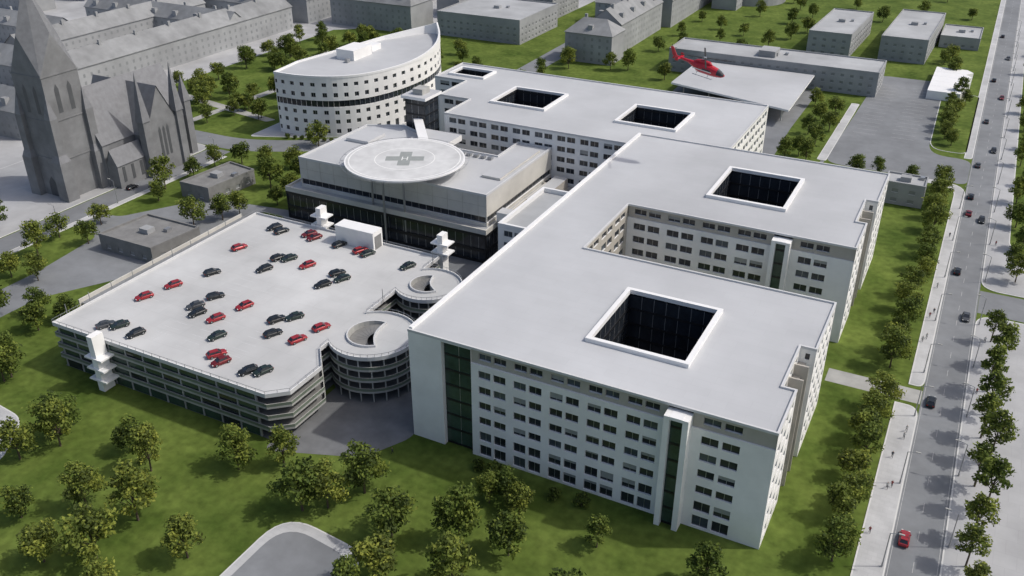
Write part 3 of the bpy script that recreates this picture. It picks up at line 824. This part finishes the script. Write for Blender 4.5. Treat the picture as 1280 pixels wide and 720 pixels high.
Dk=[(-175,187,'black'),(-171.5,186,'black'),(-175,172,'red'),(-163,188,'darkred'),(-160.2,186.8,'darkred'),(-151,186.5,'black'),(-143.5,186,'red'),(-140.6,185.4,'green'),(-161,172,'black'),(-158.1,173,'green'),(-160,165,'black'),(-151,172,'red'),(-171,157,'black'),(-175,147,'red'),(-177,139,'red'),(-140.5,165,'black'),(-141,172,'black'),(-138,170,'green'),(-126.5,184,'green'),(-161,147.5,'black'),(-159,139,'black'),(-162,141.5,'grey'),(-151,147,'red'),(-153,139,'red'),(-139.5,145.5,'black'),(-136.4,148.5,'green'),(-136,140,'black'),(-129,140.5,'red'),(-127.5,147.5,'red'),(-147,133,'green'),(-174.5,124.6,'grey'),(-171.4,126,'green'),(-165,125,'black'),(-141.5,127,'red'),(-138.4,125,'darkred'),(-130.4,125,'black'),(-127.4,126.4,'green')]
for x,y,c in Dk:car(x,y,12.0,66+R.uniform(-7,7)+R.choice([0,180]),c)
for x,y,d,c in [(6.6,151,90,'red'),(6.6,201,90,'black'),(11,247,-90,'grey'),(6.8,275,90,'black'),(6.8,322,90,'darkred'),(6.5,338,90,'black'),(6.8,372,90,'grey'),(11.3,392,-90,'black'),(6.8,430,90,'grey'),(11.2,470,-90,'darkred'),(6.6,500,90,'black'),(11.3,548,-90,'grey'),(6.7,600,90,'black'),(30,259,0,'grey'),(-208,330,90,'grey'),(-261,210,90,'black'),(11,318,-90,'black')]:
    car(x,y,.03,d,c,'car')

# ---------------------------------------------------------------- helicopter
M['hred']=mat('helicopter_red',(.48,.015,.03),.3,.04,1,spec=.6)
he=empty('rescue_helicopter',(-72,260,55))
mb=MB()
st=[(7.2,-.2,.05,.05),(6.9,-.25,.45,.4),(6.2,-.2,.95,.8),(4.9,0,1.25,1.25),(3.0,.15,1.35,1.5),(.5,.2,1.4,1.6),(-1.5,.3,1.25,1.4),(-3,.55,.8,.85),(-4.5,.8,.42,.45),(-9.0,1.1,.22,.24)]
rings=[]
for x,zc,hw,hh in st:rings.append([(x,hw*math.cos(t),zc+hh*math.sin(t)) for t in [2*math.pi*(i+.5)/14 for i in range(14)]])
mb.loft(rings,'hred',ks=lambda q,i:'glass' if (q in (1,2) and i in (1,2,3,4,5,0,6)) or (q in(4,) and i in(0,6)) else 'hred')
st=[(3.0,1.6,.1,.1),(2.2,1.9,.6,.5),(.3,2.05,.75,.6),(-2,1.7,.5,.45),(-3,1.3,.15,.15)];rings=[]
for x,zc,hw,hh in st:rings.append([(x,hw*math.cos(t),zc+hh*math.sin(t)) for t in [2*math.pi*i/10 for i in range(10)]])
mb.loft(rings,'hred')
def pl(pts,t):
    a=[(p[0],p[1]-t,p[2]) for p in pts];b=[(p[0],p[1]+t,p[2]) for p in pts];mb.loft([a,b],'hred')
pl([(-8.2,0,1.1),(-9.6,0,1.0),(-10.8,0,3.4),(-9.9,0,3.5)],.1)
pl([(-8.6,0,1.0),(-9.3,0,1.0),(-9.6,0,.1),(-9.1,0,.1)],.08)
mb.prism([(-7.6,-1.9),(-6.9,-1.9),(-6.7,1.9),(-7.5,1.9)],1.0,1.1,'hred')
for s in (-1.9,1.9):pl([(-8.0,s,.5),(-7.0,s,.6),(-7.1,s,1.7),(-8.0,s,1.8)],.05)
mb.box(-2.4,3.5,-1.47,-1.42,-.2,.05,'line');mb.box(-2.4,3.5,1.42,1.47,-.2,.05,'line')
for s in(-1.25,1.25):
    mb.tube((-2.2,s,-1.95),(3.6,s,-1.95),.09,.09,'steel',6);mb.tube((3.6,s,-1.95),(4.2,s,-1.65),.09,.05,'steel',6)
    for x in(-1,2.5):mb.tube((x,s*.6,-1.1),(x,s,-1.95),.07,.07,'steel',6)
o=mb.obj('fuselage',he)
mb=MB();mb.tube((.3,0,2.4),(.3,0,3.3),.18,.14,'steel',8);mb.tube((.3,0,3.1),(.3,0,3.35),.5,.5,'steel',10)
for k in range(4):
    a=math.radians(25+90*k);d=Vector((math.cos(a),math.sin(a)));nn=Vector((-d.y,d.x))*.22
    p=Vector((.3,0))+d*.5;q=Vector((.3,0))+d*7.6
    mb.prism([tuple(p-nn),tuple(q-nn),tuple(q+nn),tuple(p+nn)],3.18,3.24,'tyre')
for k in range(4):
    a=math.radians(20+90*k);mb.tube((-10.2,.3,2.9),(-10.2+1.3*math.cos(a),.3,2.9+1.3*math.sin(a)),.07,.07,'tyre',4)
mb.obj('rotors',he)
he.rotation_euler=(math.radians(4),math.radians(9),math.radians(-6))

# ---------------------------------------------------------------- street lamps
def lampmesh():
    mb=MB();mb.tube((0,0,0),(0,0,8.2),.13,.08,'steel',7);mb.tube((0,0,8.2),(-1.6,0,8.7),.07,.05,'steel',6)
    mb.box(-2.4,-1.4,-.16,.16,8.62,8.78,'conc');mb.tube((0,0,0),(0,0,.8),.2,.18,'steel',7);return mb.mesh('lamp')
LM=lampmesh()
def lamp(x,y,r=0):
    o=bpy.data.objects.new('street_lamp',LM);COL.objects.link(o);o.location=(x,y,.1);o.rotation_euler[2]=math.radians(r)
for y in list(range(130,248,23))+list(range(272,620,28)):lamp(14.4,y)
for y in list(range(142,196,26))+list(range(214,345,28)):lamp(3.8,y,180)
for y in range(150,255,24):lamp(-255,y)

# ---------------------------------------------------------------- pedestrians
def person(seed,shirt,trs):
    r=random.Random(seed);st=r.uniform(.18,.3)
    V=[(0,0,.95),(0,0,1.2),(0,0,1.42),(0,0,1.53),(.02,0,1.66),(.02,0,1.76),
       (0,.1,.9),(st,.11,.5),(st*.9,.11,.08),(st*.9+.16,.11,.04),
       (0,-.1,.9),(-st*.5,-.11,.5),(-st*1.3,-.11,.1),(-st*1.3+.15,-.11,.05),
       (0,.19,1.42),(-.08,.25,1.15),(-.02+.05,.25,.92),(0,-.19,1.42),(.12,-.25,1.15),(.24,-.24,.95)]
    E=[(0,1),(1,2),(2,3),(3,4),(4,5),(0,6),(6,7),(7,8),(8,9),(0,10),(10,11),(11,12),(12,13),(2,14),(14,15),(15,16),(2,17),(17,18),(18,19)]
    rad=[.15,.13,.15,.06,.095,.07,.1,.07,.045,.04,.1,.07,.045,.04,.07,.045,.035,.07,.045,.035]
    me=bpy.data.meshes.new('p');me.from_pydata(V,E,[]);o=bpy.data.objects.new('tmp',me);COL.objects.link(o)
    o.modifiers.new('s','SKIN');sv=me.skin_vertices[0].data
    for i,x in enumerate(rad):sv[i].radius=(x,x)
    sv[0].use_root=True
    ss=o.modifiers.new('b','SUBSURF');ss.levels=1;ss.render_levels=1
    dg=bpy.context.evaluated_depsgraph_get();m2=bpy.data.meshes.new_from_object(o.evaluated_get(dg));bpy.data.objects.remove(o)
    m2.materials.clear()
    for k in (shirt,trs,'skin','hair'):m2.materials.append(M[k])
    for p in m2.polygons:
        z=p.center.z;y=abs(p.center.y)
        p.material_index=3 if z>1.70 else 2 if z>1.5 or (y>.19 and z<1.0 and z>.85) else 0 if z>.93 else 1
    return m2
M['skin']=mat('skin',(.45,.28,.2),.6,0);M['hair']=mat('hair',(.05,.03,.02),.8,0)
M['sh1']=mat('shirt_dark',(.05,.06,.08),.8,0);M['sh2']=mat('shirt_white',(.6,.6,.58),.8,0);M['tr1']=mat('trousers_dark',(.03,.03,.04),.8,0);M['sh3']=mat('shirt_red',(.3,.05,.05),.8,0)
PM=[person(1,'sh1','tr1'),person(2,'sh2','tr1'),person(3,'sh3','tr1')]
for x,y,r in [(1.6,165,90),(2.4,166,80),(1.2,176,-90),(2.6,184,90),(2.8,187,95),(1.8,229,90),(2.6,231,90),(2.2,243,-90),(3.0,246,-85),(2.4,262,90),(15.8,210,90),(16.2,236,-90),(16,300,90),(2.6,300,90),(0.4,150,90),(-95,128,40),(-112,201,10)]:
    o=bpy.data.objects.new('pedestrian',R.choice(PM));COL.objects.link(o);o.location=(x,y,.13 if x>-50 else .03);o.rotation_euler[2]=math.radians(r)

# ---------------------------------------------------------------- light
w=bpy.data.worlds.new('World');scene.world=w;w.use_nodes=True
nt=w.node_tree;sky=nt.nodes.new('ShaderNodeTexSky');sky.sky_type='NISHITA';sky.sun_disc=False
el=math.radians(50);az=math.atan2(.9,.44)
sky.sun_elevation=el;sky.sun_rotation=az;sky.air_density=.9;sky.dust_density=4.0;sky.ozone_density=1.0
bg=nt.nodes['Background'];nt.links.new(sky.outputs[0],bg.inputs[0]);bg.inputs[1].default_value=.135
sd=bpy.data.lights.new('sun','SUN');sd.energy=2.35;sd.angle=math.radians(1.2);sd.color=(1,.965,.91)
so=bpy.data.objects.new('sun',sd);COL.objects.link(so)
dirv=Vector((math.sin(az)*math.cos(el),math.cos(az)*math.cos(el),math.sin(el)))
so.rotation_euler=dirv.to_track_quat('Z','Y').to_euler();so.location=(100,100,200)
# ---------------------------------------------------------------- camera
cd=bpy.data.cameras.new('camera');co=bpy.data.objects.new('camera',cd);COL.objects.link(co)
cd.sensor_width=36;cd.lens=1150/1280*36;cd.clip_end=6000;cd.clip_start=1
co.location=(0,0,127);co.rotation_euler=(math.radians(61.3),0,math.radians(27.24))
scene.camera=co
